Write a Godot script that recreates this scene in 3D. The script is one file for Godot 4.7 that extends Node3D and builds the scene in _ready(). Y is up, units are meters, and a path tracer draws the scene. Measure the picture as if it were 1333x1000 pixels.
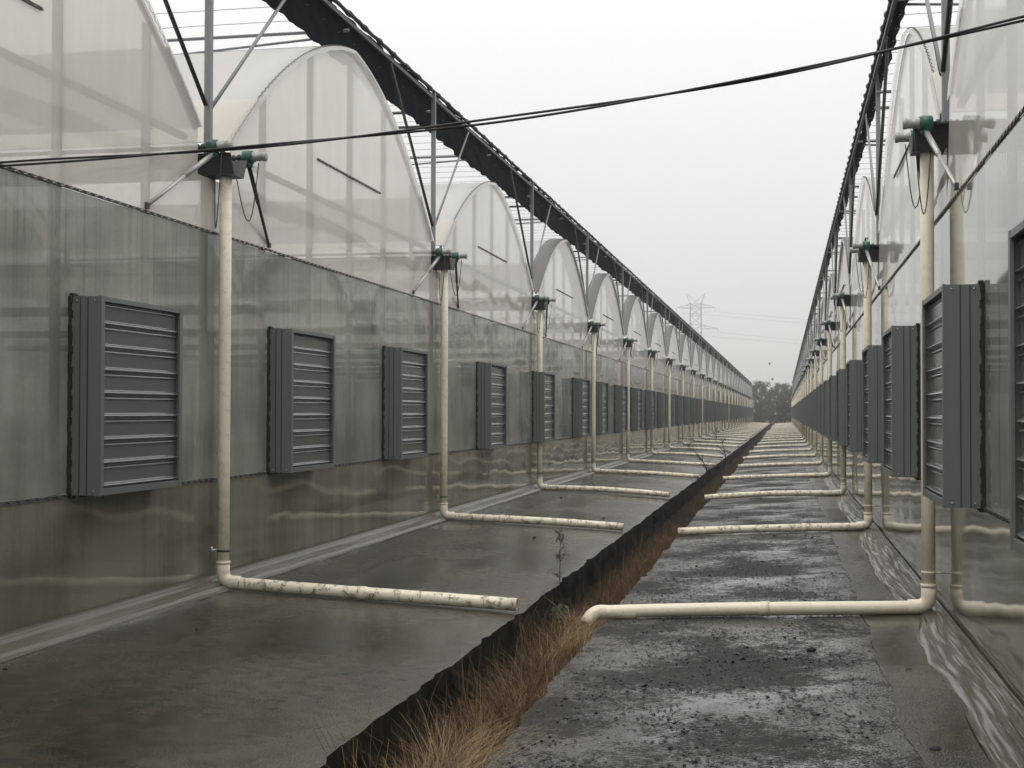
extends Node3D
# Wet service lane between two multi-span film greenhouses, overcast daylight.
# Own axes: x to the right, y up, z = metres down the lane (Godot -Z).

const EYE := 1.597
const COL0 := 11.4          # first column line in view
const BAY := 8.0
const N_FIRST := -1         # column index range
const N_LAST := 26
const DEEP := 22.0          # how far the greenhouses reach back from the lane
const WALL := [-5.08, 1.26]
const OUT := [1.0, -1.0]
const LEAN := [0.0, -0.08]      # the right gables lean back a little
const GROUND := [0.0, -0.035]

var M := {}
var taken := {}
var rng := RandomNumberGenerator.new()

func V(x: float, y: float, z: float) -> Vector3:
	return Vector3(x, y, -z)
func S(s: int, d: float, y: float, z: float) -> Vector3:   # d metres out of wall s
	return Vector3(WALL[s] + OUT[s] * d, y, -z)

# ---------------------------------------------------------------- nodes
func numbered(n: String) -> String:
	if not taken.has(n):
		taken[n] = 0
		return n
	taken[n] += 1
	return "%s_%03d" % [n, taken[n]]

func thing(called: String, label: String, category: String, at := Vector3.ZERO, group := "") -> Node3D:
	var o := Node3D.new()
	o.name = numbered(called)
	add_child(o)
	o.position = at
	o.set_meta("label", label)
	o.set_meta("category", category)
	if group != "":
		o.set_meta("group", group)
	return o

func part(called: String, mesh: Mesh, mat: Material, parent: Node, at := Vector3.ZERO) -> MeshInstance3D:
	var o := MeshInstance3D.new()
	o.name = called
	o.mesh = mesh
	o.material_override = mat
	parent.add_child(o, true)
	o.position = at
	return o

func structure(called: String, mesh: Mesh, mat: Material) -> MeshInstance3D:
	var o := MeshInstance3D.new()
	o.name = numbered(called)
	o.mesh = mesh
	o.material_override = mat
	add_child(o)
	o.set_meta("kind", "structure")
	return o

func copy_of(o: Node3D, at: Vector3) -> Node3D:
	var c: Node3D = o.duplicate()
	var base: String = String(o.name)
	c.name = numbered(base)
	add_child(c)
	c.position = at
	return c

# ---------------------------------------------------------------- shapes
func new_st(flat := true) -> SurfaceTool:
	var st := SurfaceTool.new()
	st.begin(Mesh.PRIMITIVE_TRIANGLES)
	st.set_smooth_group(-1 if flat else 0)
	return st

func done(st: SurfaceTool) -> ArrayMesh:
	st.generate_normals()
	return st.commit()

func quad(st: SurfaceTool, a: Vector3, b: Vector3, c: Vector3, d: Vector3) -> void:
	var ww := (b - a).length()
	var hh := (d - a).length()
	st.set_uv(Vector2(0, 0)); st.add_vertex(a)
	st.set_uv(Vector2(ww, 0)); st.add_vertex(b)
	st.set_uv(Vector2(ww, hh)); st.add_vertex(c)
	st.set_uv(Vector2(0, 0)); st.add_vertex(a)
	st.set_uv(Vector2(ww, hh)); st.add_vertex(c)
	st.set_uv(Vector2(0, hh)); st.add_vertex(d)

func box(st: SurfaceTool, c: Vector3, size: Vector3, b := Basis.IDENTITY) -> void:
	var h := size * 0.5
	var p := []
	for i in 8:
		p.append(c + b * Vector3(h.x * (1 if i & 1 else -1), h.y * (1 if i & 2 else -1), h.z * (1 if i & 4 else -1)))
	quad(st, p[4], p[6], p[7], p[5])
	quad(st, p[1], p[3], p[2], p[0])
	quad(st, p[5], p[7], p[3], p[1])
	quad(st, p[0], p[2], p[6], p[4])
	quad(st, p[6], p[2], p[3], p[7])
	quad(st, p[0], p[4], p[5], p[1])

# a bar with a rectangular section from a to b
func bar(st: SurfaceTool, a: Vector3, b: Vector3, w: float, h: float) -> void:
	var f := (b - a).normalized()
	var side := f.cross(Vector3.UP)
	if side.length() < 0.01:
		side = Vector3.RIGHT
	side = side.normalized()
	var up := side.cross(f).normalized()
	box(st, (a + b) * 0.5, Vector3(w, h, (b - a).length()), Basis(side, up, -f))

# a round tube along points; radii is one number or one per point; ends closed
func tube(st: SurfaceTool, pts: Array, radii, sides := 8, cap := true, v0 := 0.0) -> void:
	var n := pts.size()
	var rings := []
	var lens := []
	var run := v0
	var up := Vector3.UP
	for i in n:
		var f: Vector3
		if i == 0: f = pts[1] - pts[0]
		elif i == n - 1: f = pts[n - 1] - pts[n - 2]
		else: f = (pts[i + 1] - pts[i]).normalized() + (pts[i] - pts[i - 1]).normalized()
		f = f.normalized()
		if i == 0:
			up = Vector3.UP if absf(f.y) < 0.9 else Vector3(0.6, 0, 0.8)
		var sd := f.cross(up).normalized()
		up = sd.cross(f).normalized()
		if i > 0:
			run += (pts[i] - pts[i - 1]).length()
		lens.append(run)
		var r: float = radii[i] if radii is Array else radii
		var ring := []
		for k in sides + 1:
			var a := TAU * float(k % sides) / sides
			ring.append(pts[i] + (sd * cos(a) + up * sin(a)) * r)
		rings.append(ring)
	for i in n - 1:
		for k in sides:
			var u0 := float(k) / sides
			var u1 := float(k + 1) / sides
			st.set_uv(Vector2(u0, lens[i])); st.add_vertex(rings[i][k])
			st.set_uv(Vector2(u1, lens[i + 1])); st.add_vertex(rings[i + 1][k + 1])
			st.set_uv(Vector2(u1, lens[i])); st.add_vertex(rings[i][k + 1])
			st.set_uv(Vector2(u0, lens[i])); st.add_vertex(rings[i][k])
			st.set_uv(Vector2(u0, lens[i + 1])); st.add_vertex(rings[i + 1][k])
			st.set_uv(Vector2(u1, lens[i + 1])); st.add_vertex(rings[i + 1][k + 1])
	if cap:
		for e in [0, n - 1]:
			for k in sides:
				st.set_uv(Vector2(0.5, lens[e])); st.add_vertex(pts[e])
				st.set_uv(Vector2(0.5, lens[e])); st.add_vertex(rings[e][k + (0 if e == 0 else 1)])
				st.set_uv(Vector2(0.5, lens[e])); st.add_vertex(rings[e][k + (1 if e == 0 else 0)])

# a grid of points[row][col] with uvs[row][col]
func grid(st: SurfaceTool, P: Array, UV: Array) -> void:
	for i in P.size() - 1:
		for j in P[i].size() - 1:
			for q in [[i, j], [i, j + 1], [i + 1, j + 1], [i, j], [i + 1, j + 1], [i + 1, j]]:
				st.set_uv(UV[q[0]][q[1]]); st.add_vertex(P[q[0]][q[1]])

func zigzag(st: SurfaceTool, path: Callable, length: float, period: float, amp: float, r: float) -> void:
	var n := int(length / period * 2.0)
	var pts := []
	for i in n + 1:
		pts.append(path.call(float(i) / n * length, amp if i % 2 == 0 else -amp))
	tube(st, pts, r, 3, false)

# ---------------------------------------------------------------- noise and textures
func noise(sd: int, freq: float, oct := 4, kind := FastNoiseLite.TYPE_SIMPLEX_SMOOTH) -> FastNoiseLite:
	var n := FastNoiseLite.new()
	n.seed = sd
	n.frequency = freq
	n.noise_type = kind
	n.fractal_octaves = oct
	if oct == 1: n.fractal_type = FastNoiseLite.FRACTAL_NONE
	return n

# bytes of a seamless noise picture; made small and stretched where sx, sy < 1
func nb(w: int, h: int, sd: int, freq: float, oct := 4, sx := 1.0, sy := 1.0) -> PackedByteArray:
	var im := noise(sd, freq, oct).get_seamless_image(int(w * sx), int(h * sy))
	im.convert(Image.FORMAT_L8)
	if sx != 1.0 or sy != 1.0:
		im.resize(w, h, Image.INTERPOLATE_CUBIC)
	return im.get_data()

func tex(w: int, h: int, bytes: PackedByteArray, rgb := true) -> ImageTexture:
	var im := Image.create_from_data(w, h, false, Image.FORMAT_RGB8 if rgb else Image.FORMAT_L8, bytes)
	im.generate_mipmaps()
	return ImageTexture.create_from_image(im)

func normal_tex(w: int, h: int, bytes: PackedByteArray, strength: float) -> ImageTexture:
	var im := Image.create_from_data(w, h, false, Image.FORMAT_L8, bytes)
	im.convert(Image.FORMAT_RGBA8)
	im.bump_map_to_normal_map(strength)
	im.generate_mipmaps()
	return ImageTexture.create_from_image(im)

func sb(lin: float) -> int:     # linear reflectance -> sRGB byte
	return int(clampf(pow(clampf(lin, 0.0, 1.0), 0.4545), 0.0, 1.0) * 255.0)

func ss(a: float, b: float, x: float) -> float:
	var t := clampf((x - a) / (b - a), 0.0, 1.0)
	return t * t * (3.0 - 2.0 * t)

func lin(r: float, g: float, b: float, a := 1.0) -> Color:
	var c := Color(r, g, b).linear_to_srgb()
	c.a = a
	return c

func mat(c: Color, rough: float, metal := 0.0, spec := 0.5) -> StandardMaterial3D:
	var m := StandardMaterial3D.new()
	m.albedo_color = c
	m.roughness = rough
	m.metallic = metal
	m.metallic_specular = spec
	m.cull_mode = BaseMaterial3D.CULL_DISABLED
	return m

func film(c: Color, rough: float, back: float) -> StandardMaterial3D:
	var m := mat(c, rough)
	if c.a < 1.0:
		m.transparency = BaseMaterial3D.TRANSPARENCY_ALPHA
	if back > 0.0:
		m.backlight_enabled = true
		m.backlight = Color(back, back, back)
	return m

func make_left_concrete() -> void:
	var w := 512; var h := 2048
	var big := nb(w, h, 11, 0.006, 4, 0.5, 0.5)
	var mid := nb(w, h, 12, 0.03, 4)
	var fine := nb(w, h, 13, 0.42, 3)
	var pud := nb(w, h, 14, 0.0045, 3, 0.5, 0.25)
	var col := PackedByteArray(); col.resize(w * h * 3)
	var rou := PackedByteArray(); rou.resize(w * h)
	var hei := PackedByteArray(); hei.resize(w * h)
	for i in w * h:
		var b := big[i] / 255.0
		var m := mid[i] / 255.0
		var f := fine[i] / 255.0
		var p := ss(0.28, 0.70, pud[i] / 255.0 + 0.10 * (big[i] / 255.0 - 0.5))       # water lying in the dips
		var v := 0.030 + 0.036 * (b - 0.3) + 0.036 * (m - 0.5) + 0.065 * (f - 0.5)
		if f > 0.80: v += 0.12 * (f - 0.80) / 0.2 * (1.0 - p)
		if f < 0.16: v *= 0.4
		v = maxf(v, 0.008)
		v *= 1.0 - 0.18 * p
		var warm := 0.5 + 0.5 * m
		col[i * 3] = sb(v * (1.10 + 0.08 * warm)); col[i * 3 + 1] = sb(v * 0.96); col[i * 3 + 2] = sb(v * (0.70 - 0.06 * warm))
		rou[i] = int(255.0 * clampf(lerpf(0.36 + 0.30 * (f - 0.4) + 0.3 * (m - 0.5), 0.15, p), 0.09, 0.95))
		hei[i] = int(clampf(128.0 + (1.0 - 0.8 * p) * (150.0 * (f - 0.5) + 70.0 * (m - 0.5)), 0, 255))
	var mt := mat(Color.WHITE, 1.0)
	mt.albedo_texture = tex(w, h, col)
	mt.roughness_texture = tex(w, h, rou, false)
	mt.roughness_texture_channel = BaseMaterial3D.TEXTURE_CHANNEL_GRAYSCALE
	mt.normal_enabled = true
	mt.normal_texture = normal_tex(w, h, hei, 2.5)
	mt.normal_scale = 1.0
	mt.metallic_specular = 0.42
	M.left_concrete = mt

func make_right_concrete() -> void:
	var w := 1024; var h := 1024          # 5.8 m square
	var big := nb(w, h, 21, 0.008, 3, 0.5, 0.5)
	var fl := nb(w, h, 22, 0.035, 5)
	var fl2 := nb(w, h, 23, 0.16, 4, 0.8, 1.0)
	var fine := nb(w, h, 24, 0.35, 2)
	var edge := nb(w, h, 25, 0.014, 4, 0.5, 0.5)
	var wet := nb(w, h, 26, 0.01, 4, 0.5, 0.5)
	var col := PackedByteArray(); col.resize(w * h * 3)
	var rou := PackedByteArray(); rou.resize(w * h)
	var hei := PackedByteArray(); hei.resize(w * h)
	for i in w * h:
		var b := big[i] / 255.0
		var f := fine[i] / 255.0
		var e := edge[i] / 255.0
		var k := 0.30 * fl[i] / 255.0 + 0.36 * fl2[i] / 255.0 + 0.34 * f + 0.50 * (b - 0.5)
		var fk := ss(0.475, 0.55, k)                    # crust
		var fr := ss(0.42, 0.475, k) * (1.0 - fk)       # thin worn crust round it
		var p := ss(0.42, 0.66, wet[i] / 255.0) * (1.0 - fk)
		var v := 0.055 + 0.05 * (e - 0.5) + 0.055 * (f - 0.5)
		v = lerpf(v, 0.042, fr * 0.8)
		v = lerpf(v, 0.008 + 0.045 * f * f, fk * 0.95)
		v = maxf(v, 0.006)
		col[i * 3] = sb(v * 1.05); col[i * 3 + 1] = sb(v * 0.98); col[i * 3 + 2] = sb(v * 0.85)
		rou[i] = int(255.0 * clampf(lerpf(0.30 + 0.3 * (e - 0.5) + 0.25 * (f - 0.5) - 0.16 * p, 0.85, maxf(fk, fr * 0.4)), 0.1, 0.95))
		hei[i] = int(clampf(80.0 + 100.0 * fk + 30.0 * fr + 70.0 * (f - 0.5) * (1.0 - p), 0, 255))
	var mt := mat(Color.WHITE, 1.0)
	mt.albedo_texture = tex(w, h, col)
	mt.roughness_texture = tex(w, h, rou, false)
	mt.roughness_texture_channel = BaseMaterial3D.TEXTURE_CHANNEL_GRAYSCALE
	mt.normal_enabled = true
	mt.normal_texture = normal_tex(w, h, hei, 3.0)
	mt.normal_scale = 0.9
	mt.metallic_specular = 0.42
	M.right_concrete = mt

# film dirt: vertical runs, blotches. base = clean colour, dirt = colour of the grime
func film_tex(sd: int, base: Vector3, dirt: Vector3, amount: float, runs: float, drips := 0.0) -> ImageTexture:
	var w := 1024; var h := 512
	var run := nb(w, h, sd, 0.022, 3, 1.0, 0.09)
	var run2 := nb(w, h, sd + 1, 0.10, 2, 1.0, 0.05)
	var blot := nb(w, h, sd + 2, 0.008, 4, 0.5, 0.5)
	var fine := nb(w, h, sd + 3, 0.12, 3)
	var dr := nb(w, 8, sd + 5, 0.13, 2)
	var dl := nb(w, 8, sd + 6, 0.2, 1)
	var col := PackedByteArray(); col.resize(w * h * 3)
	for i in w * h:
		var k := runs * (0.7 * run[i] + 0.3 * run2[i]) / 255.0 + (1.0 - runs) * blot[i] / 255.0
		k = ss(0.22, 0.80, k + 0.10 * (fine[i] / 255.0 - 0.5)) * amount
		if drips > 0.0:            # separate rain runs of grime, each with a width and a length of its own
			var x := i % w
			var y := i / w
			var e := dr[x] / 255.0
			if e > 0.55 and y < 40 + int(dl[x] * 0.75):
				k = minf(1.0, k + drips * ss(0.55, 0.8, e) * (0.55 + 0.45 * fine[i] / 255.0))
		col[i * 3] = sb(lerpf(base.x, dirt.x, k)); col[i * 3 + 1] = sb(lerpf(base.y, dirt.y, k)); col[i * 3 + 2] = sb(lerpf(base.z, dirt.z, k))
	return tex(w, h, col)

func make_pvc(sd: int, dirtiness: float) -> StandardMaterial3D:
	var w := 128; var h := 1024          # u round the pipe, v along it (2.5 m)
	var big := nb(w, h, sd, 0.02, 3)
	var crack := noise(sd + 1, 0.035, 3)
	crack.fractal_type = FastNoiseLite.FRACTAL_RIDGED
	var cim := crack.get_seamless_image(w, h)
	cim.convert(Image.FORMAT_L8)
	var cb := cim.get_data()
	var fine := nb(w, h, sd + 2, 0.2, 2)
	var col := PackedByteArray(); col.resize(w * h * 3)
	for i in w * h:
		var b := big[i] / 255.0
		var c := ss(0.66, 0.95, cb[i] / 255.0) * ss(0.42, 0.66, b)
		var stain := ss(0.5, 0.85, b) * 0.35
		var k := clampf((c * 0.95 + stain + 0.12 * ss(0.6, 0.9, fine[i] / 255.0)) * dirtiness, 0.0, 0.95)
		col[i * 3] = sb(lerpf(0.86, 0.10, k)); col[i * 3 + 1] = sb(lerpf(0.79, 0.085, k)); col[i * 3 + 2] = sb(lerpf(0.64, 0.06, k))
	var m := mat(Color.WHITE, 0.38)
	m.albedo_texture = tex(w, h, col)
	m.uv1_scale = Vector3(1, 0.4, 1)
	return m

func make_materials() -> void:
	make_left_concrete()
	make_right_concrete()
	M.gable_film = film(Color(1, 1, 1, 0.80), 0.035, 0.75)
	M.gable_film.albedo_texture = film_tex(41, Vector3(0.79, 0.77, 0.715), Vector3(0.70, 0.68, 0.62), 0.8, 0.35)
	M.wall_film = film(Color(1, 1, 1, 0.95), 0.04, 0.0)
	M.wall_film.albedo_texture = film_tex(51, Vector3(0.315, 0.325, 0.285), Vector3(0.175, 0.188, 0.164), 1.0, 0.34, 0.6)
	M.skirt_film = film(Color(1, 1, 1, 1.0), 0.075, 0.0)
	M.skirt_film.albedo_texture = film_tex(61, Vector3(0.235, 0.230, 0.180), Vector3(0.130, 0.126, 0.092), 1.0, 0.4, 0.4)
	M.roof_film = film(lin(0.80, 0.79, 0.765, 0.72), 0.22, 1.0)
	M.edge_band = mat(lin(0.14, 0.137, 0.13), 0.7, 0.0, 0.3)
	M.base_film = mat(lin(0.075, 0.068, 0.054), 0.24, 0.0, 0.4)
	M.curb_film = mat(lin(0.12, 0.11, 0.09), 0.26, 0.0, 0.4)
	M.galv = mat(lin(0.21, 0.22, 0.23), 0.45, 0.4)
	M.stud = mat(lin(0.13, 0.13, 0.13), 0.6)
	M.dark_steel = mat(lin(0.05, 0.052, 0.055), 0.5, 0.3)
	M.vent_net = film(lin(0.56, 0.525, 0.47, 0.9), 0.5, 0.6)
	M.gutter = mat(lin(0.055, 0.055, 0.055), 0.45, 0.3)
	M.channel = mat(lin(0.09, 0.085, 0.075), 0.55)
	M.wiggle = mat(lin(0.26, 0.25, 0.22), 0.4)
	M.black_wire = mat(lin(0.018, 0.018, 0.018), 0.5)
	M.shade_cloth = mat(lin(0.010, 0.012, 0.015), 0.95, 0.0, 0.12)
	M.shade_hem = mat(lin(0.05, 0.052, 0.056), 0.6, 0.0, 0.3)
	M.fan = mat(lin(0.165, 0.180, 0.174), 0.40, 0.1)
	M.louvre = mat(lin(0.165, 0.180, 0.174), 0.16, 0.2)
	M.gasket = mat(lin(0.022, 0.022, 0.019), 0.9)
	M.screw = mat(lin(0.45, 0.45, 0.44), 0.3, 0.8)
	M.green = mat(lin(0.012, 0.085, 0.06), 0.35)
	M.motor = mat(lin(0.33, 0.33, 0.31), 0.38, 0.3)
	M.silver = mat(lin(0.50, 0.50, 0.48), 0.35, 0.3)
	M.black_arm = mat(lin(0.022, 0.022, 0.024), 0.45)
	M.pvc = make_pvc(71, 0.28)
	M.pvc_floor = make_pvc(81, 1.35)
	M.pvc_clean = make_pvc(91, 0.15)
	M.soil = mat(lin(0.020, 0.014, 0.009), 0.95, 0.0, 0.15)
	var moss := film_tex(101, Vector3(0.036, 0.033, 0.025), Vector3(0.012, 0.012, 0.008), 1.0, 0.45)
	M.trench_wall = mat(Color.WHITE, 0.85, 0.0, 0.25)
	M.trench_wall.albedo_texture = moss
	M.trench_wall.uv1_scale = Vector3(0.4, 0.8, 1)
	M.field = mat(lin(0.07, 0.068, 0.045), 0.9)
	M.floor_in = mat(lin(0.10, 0.095, 0.08), 0.9)
	M.straw = mat(Color.WHITE, 0.7)
	M.straw.vertex_color_use_as_albedo = true
	M.twig = mat(lin(0.045, 0.030, 0.022), 0.8)
	M.stone = mat(lin(0.03, 0.029, 0.026), 0.7)
	M.bark = mat(lin(0.06, 0.05, 0.04), 0.9)
	M.leaf = mat(Color.WHITE, 0.7)
	M.leaf.vertex_color_use_as_albedo = true
	M.leaf.backlight_enabled = true
	M.leaf.backlight = Color(0.4, 0.4, 0.4)
	M.pylon = mat(lin(0.42, 0.43, 0.44), 0.5, 0.1)  # paler than the other steel: part of the haze fade is in this colour

# ---------------------------------------------------------------- camera, sky, sun
func make_view() -> void:
	var cam := Camera3D.new()
	cam.name = "camera"
	add_child(cam)
	cam.position = Vector3(0, EYE, 0)
	cam.rotation_order = EULER_ORDER_YXZ
	cam.rotation_degrees = Vector3(1.213, 11.459, 0.143)
	cam.fov = rad_to_deg(2.0 * atan(500.0 / 1750.0))
	cam.near = 0.05
	cam.far = 3000.0
	cam.current = true
	var env := Environment.new()
	env.background_mode = Environment.BG_SKY
	var sm := ProceduralSkyMaterial.new()
	sm.sky_top_color = lin(2.8, 2.8, 2.77)
	sm.sky_horizon_color = lin(0.76, 0.758, 0.75)
	sm.sky_curve = 1.2
	sm.sky_energy_multiplier = 1.0
	sm.ground_bottom_color = lin(0.08, 0.078, 0.07)
	sm.ground_horizon_color = lin(0.3, 0.3, 0.29)
	sm.sun_angle_max = 0.0
	var sky := Sky.new()
	sky.sky_material = sm
	env.sky = sky
	env.tonemap_mode = Environment.TONE_MAPPER_LINEAR
	env.tonemap_exposure = 1.0
	env.sdfgi_enabled = true
	env.ssao_enabled = true
	env.ssil_enabled = true
	env.fog_enabled = true
	env.fog_density = 0.0012
	env.fog_light_color = Color(0.93, 0.93, 0.92)
	var we := WorldEnvironment.new()
	we.name = "environment"
	we.environment = env
	add_child(we)
	var sun := DirectionalLight3D.new()
	sun.name = "sun"
	add_child(sun)
	sun.rotation_degrees = Vector3(-68, -25, 0)
	sun.light_color = Color(1.0, 0.985, 0.96)
	sun.light_energy = 0.5
	sun.light_angular_distance = 30.0
	sun.shadow_enabled = true

# ---------------------------------------------------------------- ground
func left_y(x: float) -> float:
	return lerpf(0.0, -0.135, clampf((x + 4.9) / 2.65, 0.0, 1.1))
func right_y(x: float) -> float:
	return lerpf(-0.16, -0.035, clampf((x + 1.5) / 2.64, 0.0, 1.0))

func edge_x(zz: float, left: bool) -> float:      # the broken edge of a slab along the drain
	var e := noise(6 if left else 7, 1.3, 4)
	var c := 0.07 * maxf(0.0, e.get_noise_2d(3.0, zz) - 0.02) + 0.03 * e.get_noise_2d(9.0, zz * 0.4) + 0.02 * e.get_noise_2d(5.0, zz * 4.0)
	return -2.25 - c if left else -1.5 + c

func slab(za: float, zb: float, left: bool) -> void:
	var n := noise(5, 0.35, 3)
	var st := new_st(false)
	var fs := new_st()
	var P := []; var UV := []; var F := []; var FUV := []
	var z := za
	var rows := []
	while z < zb:
		rows.append(z)
		z += 0.1 if z < 16.0 else (0.4 if z < 40.0 else 2.0)
	rows.append(zb)
	for zz in rows:
		var row := []; var uv := []
		var ex := edge_x(zz, left)
		for j in 17:
			var t := j / 16.0
			var x := lerpf(-5.3 if left else 1.5, ex, pow(t, 0.8))
			var y := left_y(x) if left else right_y(x)
			y += 0.006 * n.get_noise_2d(x, zz)
			if j == 16: y -= 0.008 + 0.02 * maxf(0.0, n.get_noise_2d(40.0, zz * 6.0))
			row.append(V(x, y, zz)); uv.append(Vector2(x / (2.9 if left else 5.8), zz / (11.6 if left else 5.8)))
		P.append(row); UV.append(uv)
		var top: Vector3 = row[16]
		var fr := []; var fu := []
		for j in 6:
			var t := j / 5.0
			var ins := 0.03 * n.get_noise_2d(t * 6.0, zz * 5.0) * (0.0 if j == 0 else 1.0)
			fr.append(Vector3(top.x + (ins if left else -ins), lerpf(top.y, -0.74, t), top.z)); fu.append(Vector2(zz, t * 0.6))
		F.append(fr); FUV.append(fu)
	grid(st, P, UV)
	grid(fs, F, FUV)
	var o := structure("concrete_slab", done(st), M.left_concrete if left else M.right_concrete)
	part("drain_wall", done(fs), M.trench_wall, o)

func make_ground() -> void:
	var st := new_st()
	quad(st, V(-1500, -0.75, -300), V(-1500, -0.75, 2500), V(1500, -0.75, 2500), V(1500, -0.75, -300))
	structure("ground", done(st), M.field)
	st = new_st()
	box(st, V(0, -0.36, 1220), Vector3(900, 0.62, 2000))
	structure("field", done(st), M.field)
	var zb := 219.8
	slab(-6.0, 7.298, true)
	slab(7.30, zb, true)
	slab(-6.0, zb, false)
	# smooth newer strip of concrete along the right-hand wall
	st = new_st(false)
	var SP := []; var SU := []
	var sn := noise(36, 0.7, 3)
	var q := -6.0
	while q < zb:
		var row := []; var uv := []
		for j in 6:
			var x := lerpf(0.62 + 0.05 * sn.get_noise_2d(q, 1.0) + 0.012 * sn.get_noise_2d(q * 7.0, 5.0), 1.25, j / 5.0)
			row.append(V(x, right_y(x) + 0.008, q)); uv.append(Vector2(x / 2.9 + 0.37, q / 11.6 + 0.21))
		SP.append(row); SU.append(uv)
		q += 0.1 if q < 20.0 else 1.0
	grid(st, SP, SU)
	structure("concrete_strip", done(st), M.left_concrete)
	# the drain between the slabs
	st = new_st(false)
	var n := noise(31, 1.1, 4)
	var P := []; var UV := []
	var z := -6.0
	while z <= zb:
		var row := []; var uv := []
		for j in 9:
			var x := lerpf(-2.32, -1.42, j / 8.0)
			row.append(V(x, -0.50 + 0.10 * n.get_noise_2d(x * 2.0, z) + 0.05 * n.get_noise_2d(x * 5.0, z * 5.0), z)); uv.append(Vector2(x, z))
		P.append(row); UV.append(uv)
		z += 0.15 if z < 20 else 0.6
	grid(st, P, UV)
	structure("drain_bed", done(st), M.soil)
	for s in 2:
		st = new_st()
		box(st, S(s, -DEEP * 0.5 - 0.25, -0.3, 106.0), Vector3(DEEP, 0.5, 226.0))
		structure("greenhouse_floor", done(st), M.floor_in)

# ---------------------------------------------------------------- greenhouse
var apex := 5.96
func arch(d: float) -> float:
	return apex - (apex - 4.13) / 1.827 * (0.11 * absf(d) + 0.107 * d * d)

func wavy(sd: int, s: int, ya: float, yb: float, za: float, zb: float, nz: int, ny: int, amp: float, wl: float, arched := false, d0 := 0.0) -> ArrayMesh:
	var n := noise(sd, 1.0 / wl, 2)
	var n2 := noise(sd + 50, 0.45 / wl, 1)
	var st := new_st(false)
	var P := []; var UV := []
	for i in ny + 1:
		var row := []; var uv := []
		for j in nz + 1:
			var zz := lerpf(za, zb, float(j) / nz)
			var y1: float = arch(zz) if arched else yb
			var yy := lerpf(ya, y1, float(i) / ny)
			var edge := minf(1.0, 6.0 * minf(minf(zz - za, zb - zz) / 8.0 + 0.02, minf(yy - ya, y1 - yy) / 2.0 + 0.04))
			var d: float = d0 + (LEAN[s] * (yy - 3.235) / 2.7 if arched else 0.0) + edge * (amp * n.get_noise_2d(zz, yy * 0.8) + 2.0 * amp * n2.get_noise_2d(zz, yy))
			row.append(Vector3(OUT[s] * d, yy, -zz)); uv.append(Vector2((zz + 4.0) / 8.0, 1.0 - yy / 3.4))
		P.append(row); UV.append(uv)
	grid(st, P, UV)
	return done(st)

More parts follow.
